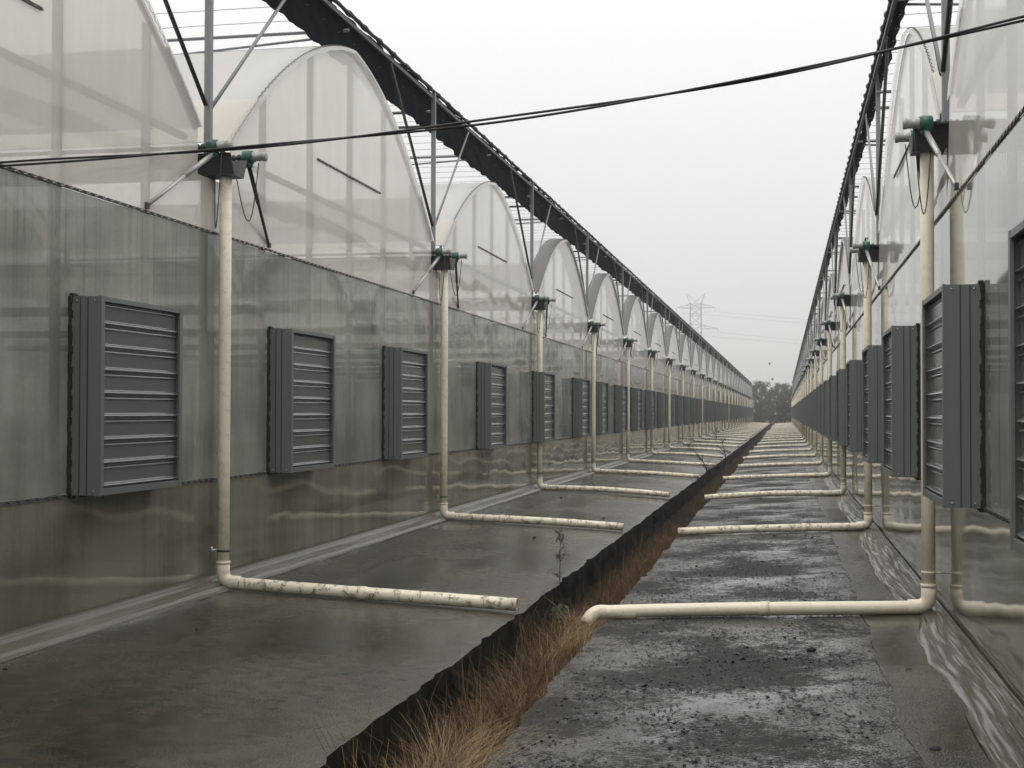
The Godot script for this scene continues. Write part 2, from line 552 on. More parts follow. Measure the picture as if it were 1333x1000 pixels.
func greenhouse(s: int) -> void:
	var o: float = OUT[s]
	var g := thing("greenhouse", ["long multi-span film greenhouse beside the smooth dark wet slab", "long multi-span film greenhouse beside the pale slab covered in black flakes"][s], "greenhouse", Vector3(WALL[s], 0, 0))
	var xo := 0.0 if s == 0 else -0.055
	var base_y := 0.13 if s == 0 else 0.0
	# shared meshes, z measured from the middle of a bay
	var side_g := []; var wall := []; var skirt := []
	for k in 4:
		var sd := 200 + 20 * k + 100 * s
		wall.append(wavy(sd + 1, s, 1.0, 3.205, -4.0, 4.0, 64, 18, 0.0016, 0.9))
		skirt.append(wavy(sd + 2, s, base_y, 0.97, -4.0, 4.0, 64, 10, 0.0020, 0.6))
		side_g.append(wavy(sd + 3, s, 3.235, 3.70, 3.652, 4.348, 6, 4, 0.001, 0.7))
	var st := new_st()
	box(st, Vector3(-o * 0.10, 4.02, 0), Vector3(0.05, 0.05, 7.2))
	var rail := done(st)
	st = new_st()
	box(st, Vector3(-o * 0.06, 1.9, 0), Vector3(0.08, 3.7, 0.14))
	var column := done(st)
	var P := []; var UV := []
	# the roofs: the spans near the road stand a little higher than those further down
	var sets := []
	for tall in 2:
		apex = [[5.68, 5.93], [5.56, 5.77]][s][tall]
		var gable := []
		for k in 3:
			gable.append(wavy(200 + 20 * k + 100 * s + 7 * tall, s, 3.235, 0, -3.65, 3.65, 46, 16, 0.0022, 1.1, true))
		# roof
		st = new_st(false)
		P = []; UV = []
		for i in 41:
			var d := lerpf(-3.68, 3.68, i / 40.0)
			var row := []; var uv := []
			for j in 12:
				var x := xo + 0.035 - j * DEEP / 11.0
				row.append(Vector3(o * x, arch(d) + 0.012 + 0.012 * sin(x * 1.57 * 2.0), -d)); uv.append(Vector2(d, x))
			P.append(row); UV.append(uv)
		grid(st, P, UV)
		var roof := done(st)
		var vents := []
		for q in [-1.0, 1.0]:
			st = new_st(false)
			P = []; UV = []
			for i in 10:
				var d: float = q * lerpf(3.02, 3.69, i / 9.0)
				P.append([Vector3(o * (xo + 0.028), arch(d) + 0.03, -d), Vector3(-o * DEEP, arch(d) + 0.03, -d)])
				UV.append([Vector2(d, 0), Vector2(d, 1)])
			grid(st, P, UV)
			vents.append(done(st))
		st = new_st(false)
		P = []; UV = []
		for i in 41:
			var d := lerpf(-3.69, 3.69, i / 40.0)
			P.append([Vector3(o * (xo + 0.037), arch(d) + 0.03, -d), Vector3(o * (xo - 0.14), arch(d) + 0.036, -d), Vector3(o * (xo - 0.30), arch(d) + 0.04, -d)])
			UV.append([Vector2(d, 0), Vector2(d, 0.2), Vector2(d, 0.4)])
		grid(st, P, UV)
		var band := done(st)
		# arch hoop, its lock wire, the loose hem of the roof film
		st = new_st(false)
		var ap := []
		for i in 33:
			var d := lerpf(-3.66, 3.66, i / 32.0)
			ap.append(Vector3(o * (xo - 0.035), arch(d) - 0.02, -d))
		tube(st, ap, 0.022, 6)
		var hoop := done(st)
		st = new_st()
		zigzag(st, func(t, a): return Vector3(o * (xo + 0.012 + a), arch(t - 3.66) + 0.024, 3.66 - t), 7.32, 0.09, 0.009, 0.006)
		var hoop_wire := done(st)
		var hems := []
		var hn := noise(77 + s, 1.6, 3)
		for k in 4:
			st = new_st(false)
			P = []; UV = []
			for i in 61:
				var d := lerpf(-3.68, 3.68, i / 60.0)
				var drop := 0.03 + 0.03 * maxf(0.0, hn.get_noise_2d(d, k * 9.0))
				var flap := 0.040 + 0.012 * hn.get_noise_2d(d * 1.5, k * 9.0 + 4.0)
				P.append([Vector3(o * (xo + 0.0345), arch(d) + 0.013, -d), Vector3(o * (xo + flap), arch(d) - drop * 0.5, -d), Vector3(o * (xo + flap + 0.01), arch(d) - drop, -d)])
				UV.append([Vector2(d, 0), Vector2(d, 0.05), Vector2(d, 0.1)])
			grid(st, P, UV)
			hems.append(done(st))
		# studs behind the film
		var studs := []
		for d in [-2.75, -1.38, 0.0, 1.38, 2.75]:
			st = new_st()
			box(st, Vector3(o * (xo * 1.6 - 0.045), (arch(d) - 0.05 + base_y) * 0.5, -d), Vector3(0.05, arch(d) - 0.05 - base_y, 0.065))
			studs.append(done(st))
		sets.append({"gable": gable, "roof": roof, "vents": vents, "band": band, "hoop": hoop, "hoop_wire": hoop_wire, "hems": hems, "studs": studs, "back": wavy(400 + s, s, 0.0, 0, -3.65, 3.65, 16, 6, 0.002, 1.0, true)})
	# lock channels
	var channels := []
	for y in [3.22, 0.985]:
		st = new_st()
		box(st, Vector3(o * 0.005, y, 0), Vector3(0.010, 0.024, 7.998))
		channels.append(done(st))
	st = new_st()
	zigzag(st, func(t, a): return Vector3(o * 0.013, 3.22 + a, 4.0 - t), 8.0, 0.12, 0.010, 0.0045)
	var zig_a := done(st)
	st = new_st()
	zigzag(st, func(t, a): return Vector3(o * 0.013, 0.985 + a, 4.0 - t), 8.0, 0.12, 0.010, 0.004)
	var zig_b := done(st)
	st = new_st()
	box(st, Vector3(o * (0.012 + 0.6 * xo), 4.40, 0.1), Vector3(0.016, 0.022, 2.35))
	var short_ch := done(st)
	st = new_st()
	zigzag(st, func(t, a): return Vector3(o * (0.021 + 0.6 * xo), 4.40 + a, 1.27 - t), 2.35, 0.12, 0.010, 0.004)
	var zig_c := done(st)
	# gutter: an open folded channel that runs back between two roofs
	st = new_st()
	var prof := [Vector2(-0.21, 3.905), Vector2(-0.19, 3.905), Vector2(-0.11, 3.725), Vector2(0.11, 3.725), Vector2(0.19, 3.905), Vector2(0.21, 3.905)]
	var inner := [Vector2(-0.21, 3.909), Vector2(-0.187, 3.909), Vector2(-0.107, 3.731), Vector2(0.107, 3.731), Vector2(0.187, 3.909), Vector2(0.21, 3.909)]
	for pr in [prof, inner]:
		for i in 5:
			quad(st, Vector3(o * 0.24, pr[i].y, pr[i].x), Vector3(o * 0.24, pr[i + 1].y, pr[i + 1].x), Vector3(-o * DEEP, pr[i + 1].y, pr[i + 1].x), Vector3(-o * DEEP, pr[i].y, pr[i].x))
	for i in 5:
		quad(st, Vector3(o * 0.24, prof[i].y, prof[i].x), Vector3(o * 0.24, prof[i + 1].y, prof[i + 1].x), Vector3(o * 0.24, inner[i + 1].y, inner[i + 1].x), Vector3(o * 0.24, inner[i].y, inner[i].x))
	var gutter := done(st)
	for n in range(N_FIRST - 1, N_LAST):
		var k := posmod(n * 3 + s, 4)
		var at := Vector3(0, 0, -(COL0 + (n + 0.5) * BAY))
		var ra := at
		var q: Dictionary = sets[1 if n <= 0 else 0]
		part("gable_film", q.gable[k % 3], M.gable_film, g, ra)
		part("wall_film", wall[k], M.wall_film, g, ra)
		part("skirt_film", skirt[k], M.skirt_film, g, ra)
		part("roof_film", q.roof, M.roof_film, g, ra)
		part("back_film", q.back, M.gable_film, g, ra - Vector3(o * DEEP, 0, 0))
		if n <= 1:
			for m in q.vents: part("vent_net", m, M.vent_net, g, ra)
		else:
			part("edge_band", q.band, M.edge_band, g, ra)
		var h := part("arch_hoop", q.hoop, M.galv, g, ra)
		part("lock_wire", q.hoop_wire, M.channel, h)
		part("film_hem", q.hems[k], M.roof_film, g, ra)
		for m in q.studs: part("stud", m, M.stud, g, ra)
		part("rail", rail, M.stud, g, ra)
		var c := part("lock_channel", channels[0], M.channel, g, ra)
		part("lock_wire", zig_a, M.wiggle, c)
		c = part("lock_channel", channels[1], M.channel, g, ra)
		part("lock_wire", zig_b, M.dark_steel, c)
		c = part("lock_channel", short_ch, M.channel, g, ra)
		part("lock_wire", zig_c, M.wiggle, c)
	for n in range(N_FIRST - 1, N_LAST + 1):
		var at := Vector3(0, 0, -(COL0 + n * BAY))
		part("column", column, M.stud, g, at)
		part("gutter", gutter, M.gutter, g, at)
		part("valley_film", side_g[posmod(n, 4)], M.gable_film, g, at + Vector3(0, 0, 4.0))
	# end wall that faces the trees
	st = new_st()
	var ze := -(COL0 + N_LAST * BAY) - 0.02
	quad(st, Vector3(-o * 0.03, 0, ze), Vector3(-o * DEEP, 0, ze), Vector3(-o * DEEP, 3.75, ze), Vector3(-o * 0.03, 3.75, ze))
	part("end_film", done(st), M.wall_film, g)
	# the sheet tucked along the foot of the wall
	st = new_st(s == 1)
	var fn := noise(300 + s, 1.0, 3)
	var fn2 := noise(310 + s, 1.0, 2)
	P = []; UV = []
	var z := -4.0
	var cols := 31 if s == 0 else 81
	while z < 219.5:
		var near_pipe := absf(fposmod(z - COL0 + 4.0, BAY) - 4.0)
		var row := []; var uv := []
		for j in cols:
			var t := float(j) / (cols - 1)
			var d: float; var y: float
			if s == 0:
				d = 0.012 + t * (0.20 + 0.03 * fn.get_noise_2d(z * 0.5, 7.0))
				var rise := 0.026 * maxf(0.0, 1.0 - absf(t - 0.72 + 0.12 * fn.get_noise_2d(z * 0.5, 20.0)) / 0.12) + 0.014 * maxf(0.0, 1.0 - absf(t - 0.09) / 0.05)
				y = lerpf(0.135, 0.006, pow(t, 0.35)) + rise + 0.010 * fn.get_noise_2d(z * 0.9, t * 4.0) * (1.0 - absf(2.0 * t - 1.0))
			else:
				var width := (0.27 + 0.05 * fn.get_noise_2d(z * 0.4, 7.0)) * lerpf(0.55, 1.0, ss(0.05, 1.4, near_pipe)) + 0.04
				d = 0.012 + t * width
				y = lerpf(0.035, -0.036, t)
				for k in 7:                                   # long folds drawn tight towards each pipe
					var c: float = 0.06 + 0.15 * k + 0.13 * fn.get_noise_2d(z * 0.16, 30.0 + 9.0 * k)
					var tall := 0.024 * maxf(0.0, 0.28 + fn2.get_noise_2d(z * 0.4, 60.0 + 7.0 * k))
					y += tall * maxf(0.0, 1.0 - absf(t - c) / 0.028)
				y += 0.006 * fn2.get_noise_2d(z * 0.8, t * 3.0)
			row.append(Vector3(o * d, y, -z)); uv.append(Vector2(d, z))
		P.append(row); UV.append(uv)
		z += 0.1 if z < 24.0 else 0.5
	grid(st, P, UV)
	part("foot_sheet", done(st), M.curb_film if s == 0 else M.base_film, g)

# ---------------------------------------------------------------- shade frame over the greenhouse
func shade_frame(s: int) -> void:
	var o: float = OUT[s]
	var g := thing("shade_frame", ["steel shade frame with wide black net edge over the dark slab's greenhouse", "steel shade frame with narrow black net edge over the flaky slab's greenhouse"][s], "shade frame", Vector3(WALL[s] - o * (0.06 if s == 0 else -0.03), 0, 0))
	var po := Vector3(0, 0, 0) if s == 0 else Vector3(-o * 0.065, 0, 0)
	var drop := 0.58 if s == 0 else 0.27
	var st := new_st()
	box(st, Vector3(0, 5.14, 0), Vector3(0.06, 2.48, 0.06))
	var post := done(st)
	var braces := []
	for q in [-1.0, 1.0]:
		st = new_st(false)
		tube(st, [Vector3(0, 4.38, -q * 0.06), Vector3(0, 6.25, -q * 2.25)], 0.019 if q > 0 else 0.022, 6)
		braces.append(done(st))
	st = new_st()
	box(st, Vector3(-o * 0.01, 6.30, -4.0), Vector3(0.04, 0.05, 7.9))
	var beam := done(st)
	st = new_st(false)
	tube(st, [Vector3(-o * 0.03, 6.08, 0.09), Vector3(-o * DEEP, 6.08, 0.09)], 0.024, 6)
	var cross := done(st)
	st = new_st(false)
	tube(st, [Vector3(o * 0.0, 6.20, 0), Vector3(-o * DEEP, 6.20, 0)], 0.021, 6)
	var mid := done(st)
	st = new_st(false)
	tube(st, [Vector3(-o * 0.1, 6.16, -0.07), Vector3(-o * 4.2, 6.05, -0.5)], 0.016, 6)
	var tie := done(st)
	var nets := []; var hems := []
	var cn := noise(500 + s, 1.0, 3)
	for k in 4:
		st = new_st(false)
		var P := []; var UV := []
		for i in 81:
			var z := i * 0.1
			var ed := minf(1.0, minf(z, 8.0 - z) * 2.0)
			var row := []; var uv := []
			for j in 9:
				var t := j / 8.0
				var y := 6.405 - t * (drop + ed * 0.05 * cn.get_noise_2d(z * 1.1, k * 7.0 + 3.0) + 0.012 * absf(sin(z * 7.85)))
				row.append(Vector3(-o * (0.055 + ed * 0.045 * cn.get_noise_2d(z * 1.8, t * 3.0 + k * 7.0) + 0.05 * t), y, -z)); uv.append(Vector2(z, t))
			P.append(row); UV.append(uv)
		grid(st, P, UV)
		nets.append(done(st))
		st = new_st(false)
		var pts := []; var rad := []
		for i in 65:
			var z := i * 0.125
			pts.append(Vector3(o * 0.005, 6.40 + 0.012 * cn.get_noise_2d(z * 2.0, k * 3.0), -z))
			rad.append((0.040 if s == 0 else 0.050) if i % 5 == 2 else 0.026 + 0.006 * cn.get_noise_2d(z * 4.0, 30.0 + k))
		tube(st, pts, rad, 7, false)
		hems.append(done(st))
	for n in range(N_FIRST - 1, N_LAST + 1):
		var at := Vector3(0, 0, -(COL0 + n * BAY))
		part("post", post, M.galv, g, at + po)
		part("brace", braces[0], M.dark_steel, g, at + po * 0.6)
		part("brace", braces[1], M.galv, g, at + po * 0.6)
		part("cross_tube", cross, M.galv, g, at)
		part("cross_tube", cross, M.galv, g, at + Vector3(0, -0.16, -0.28))
		if n < N_LAST:
			part("edge_beam", beam, M.dark_steel, g, at)
			part("shade_net", nets[posmod(n, 4)], M.shade_cloth, g, at)
			part("net_hem", hems[posmod(n, 4)], M.shade_hem, g, at)
			part("cross_tube", mid, M.galv, g, at + Vector3(0, 0, -4.0))
			part("tie_rod", tie, M.galv, g, at + Vector3(0, 0, -4.0))
		part("post", post, M.galv, g, at - Vector3(o * 6.0, 0, 0))
	# thin wires that carry the net when it is drawn
	st = new_st()
	var z := -4.0
	while z < COL0 + N_LAST * BAY:
		bar(st, Vector3(-o * 0.06, 6.14, -z), Vector3(-o * DEEP, 6.14, -z), 0.006, 0.006)
		z += 0.55
	var w := part("wires", done(st), M.galv, g)
	w.set_meta("kind", "stuff")

# ---------------------------------------------------------------- drain pipes
func drain_pipe(s: int, n: int, label: String, group: String) -> void:
	var o: float = OUT[s]
	var gy: float = GROUND[s]
	var z := COL0 + n * BAY
	var r := RandomNumberGenerator.new()
	r.seed = 900 + s * 100 + n
	var t := thing("drain_pipe", label, "pipe", S(s, 0.115, gy, z), group)
	var clean := s == 1 and n == 0
	var mu: StandardMaterial3D = M.pvc_clean if clean else M.pvc
	var mf: StandardMaterial3D = M.pvc_clean if clean else M.pvc_floor
	var lean := r.randf_range(-0.012, 0.012)
	if n == 0: lean = 0.0
	var st := new_st(false)
	tube(st, [Vector3(0, 0.14, 0), Vector3(0, 1.2, lean * 0.5), Vector3(0, 2.4, lean), Vector3(0, 3.735 - gy, 0)], 0.055, 14, true, r.randf() * 2.0)
	part("upright_pipe", done(st), mu, t)
	st = new_st(false)
	var el := []
	for i in 7:
		var a := PI * 0.5 * i / 6.0
		el.append(Vector3(o * (0.085 - 0.085 * cos(a)), 0.062 + 0.085 - 0.085 * sin(a), 0))
	tube(st, [Vector3(0, 0.235, 0)] + el + [Vector3(o * 0.16, 0.060, 0)], 0.0605, 14, true, r.randf())
	part("elbow", done(st), mf if s == 1 else mu, t)
	st = new_st(false)
	tube(st, [Vector3(0, 0.225, 0), Vector3(0, 0.25, 0)], 0.064, 14)
	part("coupling", done(st), mu, t)
	# the run across the slab, lying a little crooked on it
	st = new_st(false)
	var reach := 2.70 if s == 0 else 2.68
	if s == 1 and n > 0: reach = 2.67 + r.randf_range(-0.12, 0.1)
	if s == 0 and n > 0: reach = 2.72 + r.randf_range(-0.05, 0.08)
	var fall := 0.122 if s == 0 else 0.127
	var pts := []; var rad := []
	var hump := r.randf_range(0.0, 0.045)
	var yaw := r.randf_range(-0.12, 0.12)
	if n == 0: yaw = 0.0
	for i in 13:
		var q := i / 12.0
		var x := lerpf(0.15, reach, q)
		pts.append(Vector3(o * x, 0.060 - fall * (x / 2.7) + hump * sin(PI * q) * 0.8, yaw * q + 0.02 * sin(q * 5.0 + n)))
		rad.append(0.0555)
	if clean:
		tube(st, pts, rad, 14, false, r.randf() * 2.0)
		part("floor_pipe", done(st), mf, t)
		st = new_st(false)
		var e: Vector3 = pts[12]
		var sp := []
		for i in 7:
			var a := 0.25 * PI + 0.0
			a = 1.05 * i / 6.0
			sp.append(e + Vector3(o * (0.10 * sin(a)), -0.10 + 0.10 * cos(a), 0.05 * sin(a)))
		var dirn: Vector3 = (sp[6] - sp[5]).normalized()
		var lip: Vector3 = sp[6] + dirn * 0.06
		var back_in := []
		for i in 7: back_in.append(sp[6 - i])
		var path := [e - Vector3(o * 0.05, 0, 0)] + sp + [lip, lip + dirn * 0.0004]
		var rr := []
		for i in path.size(): rr.append(0.061)
		rr[path.size() - 1] = 0.056
		tube(st, path, rr, 14, false, 0.3)
		tube(st, [lip + dirn * 0.0004] + back_in + [e - Vector3(o * 0.3, 0, 0)], 0.0555, 14, false, 0.3)
		part("spout", done(st), M.pvc, t)
	else:
		var dn: Vector3 = (pts[12] - pts[11]).normalized()
		tube(st, pts + [pts[12] + dn * 0.0006], rad + [0.0508], 14, false, r.randf() * 2.0)
		tube(st, [pts[12] + dn * 0.0006, pts[12] - dn * 0.2, pts[12] - dn * 0.5], 0.0508, 14, false, 0.4)
		part("floor_pipe", done(st), mf, t)
	# socket joints on the run
	for q in ([5] if n % 2 == 0 else [3, 8]):
		st = new_st(false)
		tube(st, [pts[q].lerp(pts[q + 1], 0.3), pts[q].lerp(pts[q + 1], 0.65)], 0.0605, 14)
		part("socket", done(st), mf, t)
	# wall clamp
	st = new_st(false)
	tube(st, [Vector3(0, 0.335, 0), Vector3(0, 0.352, 0)], 0.059, 14)
	var cl := part("clamp", done(st), M.gutter if s == 0 else M.pvc, t)
	st = new_st(false)
	tube(st, [Vector3(-o * 0.055, 0.345, 0.03), Vector3(-o * 0.112, 0.345, 0.03)], 0.007, 6)
	part("bolt", done(st), M.silver, cl)
	if s == 0 and n == 0:
		st = new_st(false)
		tube(st, [Vector3(-0.02, 0.36, 0.055), Vector3(-0.04, 0.365, 0.16)], 0.009, 6)
		tube(st, [Vector3(-0.04, 0.34, 0.16), Vector3(-0.04, 0.395, 0.16)], 0.010, 6)
		part("tap_handle", done(st), M.silver, t)

# ---------------------------------------------------------------- exhaust fans
const FW := 1.33
const FH := 1.44
const FD := 0.24

func make_fan(s: int) -> Node3D:
	var o: float = OUT[s]
	var f := Node3D.new()
	# origin: wall, bottom, near edge. Node axes: x out of the wall * o, y up, -z along the wall
	var st := new_st()
	var th := 0.022
	# four side panels with folded seams
	for q in [[0.0, th], [FW - th, FW]]:
		box(st, Vector3(o * FD * 0.5, FH * 0.5, -(q[0] + q[1]) * 0.5), Vector3(FD - 0.004, FH, th))
	box(st, Vector3(o * FD * 0.5, th * 0.5, -FW * 0.5), Vector3(FD - 0.004, th, FW - 2.0 * th - 0.001))
	box(st, Vector3(o * FD * 0.5, FH - th * 0.5, -FW * 0.5), Vector3(FD - 0.004, th, FW - 2.0 * th - 0.001))
	var housing := part("housing", done(st), M.fan, f)
	for q in [0.085, 0.145]:
		for e in [-0.0025, FW + 0.0025]:
			st = new_st()
			box(st, Vector3(o * q, FH * 0.5, -e), Vector3(0.006, FH - 0.01, 0.005))
			part("seam", done(st), M.dark_steel, housing)
	# front frame
	st = new_st()
	var bw := 0.05
	box(st, Vector3(o * (FD + 0.004), FH * 0.5, -bw * 0.5 + 0.003), Vector3(0.018, FH + 0.006, bw))
	box(st, Vector3(o * (FD + 0.004), FH * 0.5, -FW + bw * 0.5 - 0.003), Vector3(0.018, FH + 0.006, bw))
	box(st, Vector3(o * (FD + 0.003), bw * 0.5, -FW * 0.5), Vector3(0.016, bw, FW - 2.0 * bw + 0.004))
	box(st, Vector3(o * (FD + 0.003), FH - bw * 0.35, -FW * 0.5), Vector3(0.016, bw * 0.7, FW - 2.0 * bw + 0.004))
	part("front_frame", done(st), M.fan, f)
	# dark inside
	st = new_st()
	box(st, Vector3(o * 0.05, FH * 0.5, -FW * 0.5), Vector3(0.02, FH - 0.06, FW - 0.06))
	part("back_panel", done(st), M.fan, f)
	# eight closed louvre blades, each a folded sheet with a rolled lower lip
	var n := 8
	var h0 := bw
	var hh := (FH - bw * 1.7) / n
	st = new_st()
	var prof := [Vector2(0.000, hh + 0.012), Vector2(0.002, hh - 0.016), Vector2(0.020, hh - 0.022), Vector2(0.023, hh - 0.030), Vector2(0.010, hh - 0.042), Vector2(0.010, 0.034), Vector2(0.013, 0.028), Vector2(0.034, 0.020), Vector2(0.038, 0.012), Vector2(0.018, -0.004), Vector2(0.012, -0.014)]
	var za := -bw + 0.004
	var zb := -FW + bw - 0.004
	for i in prof.size() - 1:
		quad(st, Vector3(o * prof[i].x, prof[i].y, za), Vector3(o * prof[i + 1].x, prof[i + 1].y, za), Vector3(o * prof[i + 1].x, prof[i + 1].y, zb), Vector3(o * prof[i].x, prof[i].y, zb))
	var blade := done(st)
	for i in n:
		var b := part("louvre", blade, M.louvre, f, Vector3(o * (FD - 0.045), h0 + hh * i + 0.004, 0))
		b.rotation.z = -o * 0.010 * ((i * 5) % 3)
	# crumbling seal where the housing meets the film
	st = new_st()
	var r := RandomNumberGenerator.new()
	r.seed = 55
	for e in 4:
		var L := FH if e < 2 else FW
		var m := int(L / 0.05)
		for i in m:
			var c := (i + 0.5) / m * L
			var sz := r.randf_range(0.018, 0.034)
			var dp := r.randf_range(0.014, 0.03)
			var p: Vector3
			match e:
				0: p = Vector3(o * dp * 0.5, c, sz * 0.25)
				1: p = Vector3(o * dp * 0.5, c, -FW - sz * 0.25)
				2: p = Vector3(o * dp * 0.5, -sz * 0.25, -c)
				3: p = Vector3(o * dp * 0.5, FH + sz * 0.25, -c)
			var long := L / m * 1.02
			box(st, p, Vector3(dp, long if e < 2 else sz, sz if e < 2 else long))
	part("seal", done(st), M.gasket, f)
	for p in [Vector3(o * 0.06, FH - 0.03, 0.004), Vector3(o * 0.20, FH - 0.03, 0.004), Vector3(o * 0.06, 0.03, 0.004), Vector3(o * 0.20, 0.03, 0.004)]:
		st = new_st(false)
		tube(st, [p, p + Vector3(0, 0, 0.006)], 0.007, 6)
		part("screw", done(st), M.screw, housing)
	return f

func make_fans() -> void:
	var spots := [[5.1, 8.9, 12.72, 16.65, 22.02, 27.15, 32.45, 36.1, 40.8, 45.2, 50.0, 55.0, 60.2, 65.2, 70.0], [1.2, 5.12, 9.05, 13.25, 16.95, 21.6, 26.0]]
	var zz := 74.8
	while zz < 217.0:
		spots[0].append(zz); zz += 4.9
	zz = 30.4
	while zz < 217.0:
		spots[1].append(zz); zz += 4.3
	var common := ["grey louvred exhaust fan on the greenhouse wall beside the dark wet slab", "grey louvred exhaust fan on the greenhouse wall beside the pale flaky slab"]
	var groups := ["exhaust fans along the dark slab", "exhaust fans along the flaky slab"]
	var special := [{8.9: "grey louvred exhaust fan just before the drainpipe with the tap handle", 12.72: "grey louvred exhaust fan just past the drainpipe with the tap handle", 27.15: "grey louvred exhaust fan half hidden directly behind a cream drainpipe"}, {9.05: "grey louvred exhaust fan just before the drainpipe with the bent spout", 13.25: "grey louvred exhaust fan just past the drainpipe with the bent spout"}]
	for s in 2:
		var proto := make_fan(s)
		for z in spots[s]:
			var f: Node3D = proto.duplicate()
			f.name = numbered("exhaust_fan")
			add_child(f)
			f.position = S(s, 0.004, 0.99, z)
			f.set_meta("label", special[s].get(z, common[s]))
			f.set_meta("category", "fan")
			f.rotation.x = rng.randf_range(-0.004, 0.004)
			for c in f.get_children():
				if String(c.name).begins_with("louvre"):
					c.rotation.z += -OUT[s] * rng.randf_range(0.0, 0.05) * (1.0 if rng.randf() < 0.4 else 0.2)
			f.set_meta("group", groups[s])
		proto.free()

# ---------------------------------------------------------------- roll-up motors
func make_motor(s: int, far: bool) -> Node3D:
	var o: float = OUT[s]
	var q := -1.0 if far else 1.0          # towards the camera is +z in node axes
	var m := Node3D.new()
	# origin at the gearbox centre
	var st := new_st(false)
	tube(st, [Vector3(-o * 0.055, 0, 0), Vector3(-o * 0.045, 0, 0), Vector3(o * 0.035, 0, 0), Vector3(o * 0.045, 0, 0)], [0.052, 0.066, 0.066, 0.050], 12)
	tube(st, [Vector3(0, -0.09, 0), Vector3(0, -0.04, 0)], 0.040, 10)
	var gb := part("gearbox", done(st), M.green, m)
	st = new_st()
	for a in 5:
		var an := TAU * a / 5.0
		box(st, Vector3(o * 0.047, 0.052 * sin(an), 0.052 * cos(an)), Vector3(0.01, 0.012, 0.012))
	part("bolt", done(st), M.dark_steel, gb)
	st = new_st(false)
	tube(st, [Vector3(o * 0.045, 0.005, 0), Vector3(o * 0.06, 0.005, 0), Vector3(o * 0.062, 0.005, 0), Vector3(o * 0.145, 0.005, 0), Vector3(o * 0.147, 0.005, 0), Vector3(o * 0.172, 0.005, 0), Vector3(o * 0.178, 0.005, 0)], [0.05, 0.05, 0.040, 0.040, 0.045, 0.045, 0.034], 12)
	part("motor_body", done(st), M.motor, m)
	st = new_st(false)
	var pts := []; var rad := []
	var x := 0.05
	for seg in [[0.0, 0.020], [0.03, 0.020], [0.031, 0.034], [0.055, 0.034], [0.056, 0.019], [0.085, 0.019], [0.086, 0.030], [0.105, 0.030], [0.106, 0.019], [0.9, 0.019], [6.0, 0.019]]:
		pts.append(Vector3(-o * (x + seg[0]), 0, 0)); rad.append(seg[1])
	tube(st, pts, rad, 8)
	part("roller_shaft", done(st), M.dark_steel, m)
	# telescopic guide arm, foot on the wall
	var foot := Vector3(-o * (0.105 if not far else 0.215), -0.68, q * 1.05)
	st = new_st(false)
	var a0 := Vector3(0, -0.06, 0)
	bar(st, a0, a0.lerp(foot, 0.45), 0.034, 0.034)
	bar(st, a0.lerp(foot, 0.44), foot, 0.024, 0.024)
	part("guide_arm", done(st), M.black_arm if far else M.silver, m)
	st = new_st()
	box(st, foot + Vector3(0, 0, 0), Vector3(0.03, 0.05, 0.05))
	part("foot_bracket", done(st), M.dark_steel, m)
	# slack flex
	st = new_st(false)
	var c := []
	for i in 13:
		var t := i / 12.0
		c.append(Vector3(lerpf(o * 0.09, -o * 0.06, t), -0.05 - 0.62 * sin(PI * minf(t * 1.02, 1.0)) * (0.8 if far else 1.0) - 0.1 * t, q * lerpf(0.02, -0.18, t) + q * 0.05 * sin(PI * t)))
	tube(st, c, 0.005, 5)
	part("flex", done(st), M.black_wire, m)
	return m

func make_motors() -> void:
	var lb := [["green roll-up motor with silver arm, above the dark slab's wall", "green roll-up motor with black arm, above the dark slab's wall"], ["green roll-up motor with silver arm, above the flaky slab's wall", "green roll-up motor with black arm, above the flaky slab's wall"]]
	for s in 2:
		for k in 2:
			var proto := make_motor(s, k == 1)
			for n in range(N_FIRST, N_LAST + 1):
				var m: Node3D = proto.duplicate()
				m.name = numbered("roll_up_motor")
				add_child(m)
				var d := 0.11 if k == 0 else 0.22
				if s == 1: d = 0.15 if k == 0 else 0.17
				m.position = S(s, d, 3.95 - 0.04 * s, COL0 + n * BAY + (-0.27 if k == 0 else 0.27))
				m.set_meta("label", lb[s][k] if n != 0 else "green roll-up motor with %s arm above the drainpipe with the %s" % [["silver", "black"][k], ["tap handle", "bent spout"][s]])
				m.set_meta("category", "motor")
				m.set_meta("group", ["roll-up motors with silver arms", "roll-up motors with black arms"][k] + [" over the dark slab", " over the flaky slab"][s])
			proto.free()

# ---------------------------------------------------------------- cables, plants, debris
func make_overhead_cable() -> void:
	var t := thing("overhead_cable", "pair of twisted black cables slung across the lane between the greenhouses", "cable")
	var marks := [[-5.075, 3.20, 7.92], [-4.95, 3.205, 7.88], [-3.25, 3.235, 7.8], [-1.60, 3.31, 7.65], [-0.08, 3.455, 7.5], [1.235, 3.65, 7.32]]
	for k in 2:
		var cv := Curve3D.new()
		cv.bake_interval = 0.04
		for i in marks.size():
			var p := V(marks[i][0], marks[i][1], marks[i][2])
			var a: Array = marks[maxi(i - 1, 0)]
			var b: Array = marks[mini(i + 1, marks.size() - 1)]
			var tg := (V(b[0], b[1], b[2]) - V(a[0], a[1], a[2])) * (0.16 if i > 0 and i < marks.size() - 1 else 0.1)
			cv.add_point(p, -tg, tg)
		var L := cv.get_baked_length()
		var pts := []
		for i in 81:
			var q := i / 80.0
			var p := cv.sample_baked(q * L)
			var ph := q * TAU * 2.0 + 0.6
			var am := 0.009 * sin(ph)
			pts.append(p + Vector3(0, (am if k == 0 else -am) + 0.003 * (1 if k == 0 else -1), 0.012 * cos(ph) * (1 if k == 0 else -1)))
		var st := new_st(false)
		tube(st, pts, 0.0075, 7)
		part("strand", done(st), M.black_wire, t)

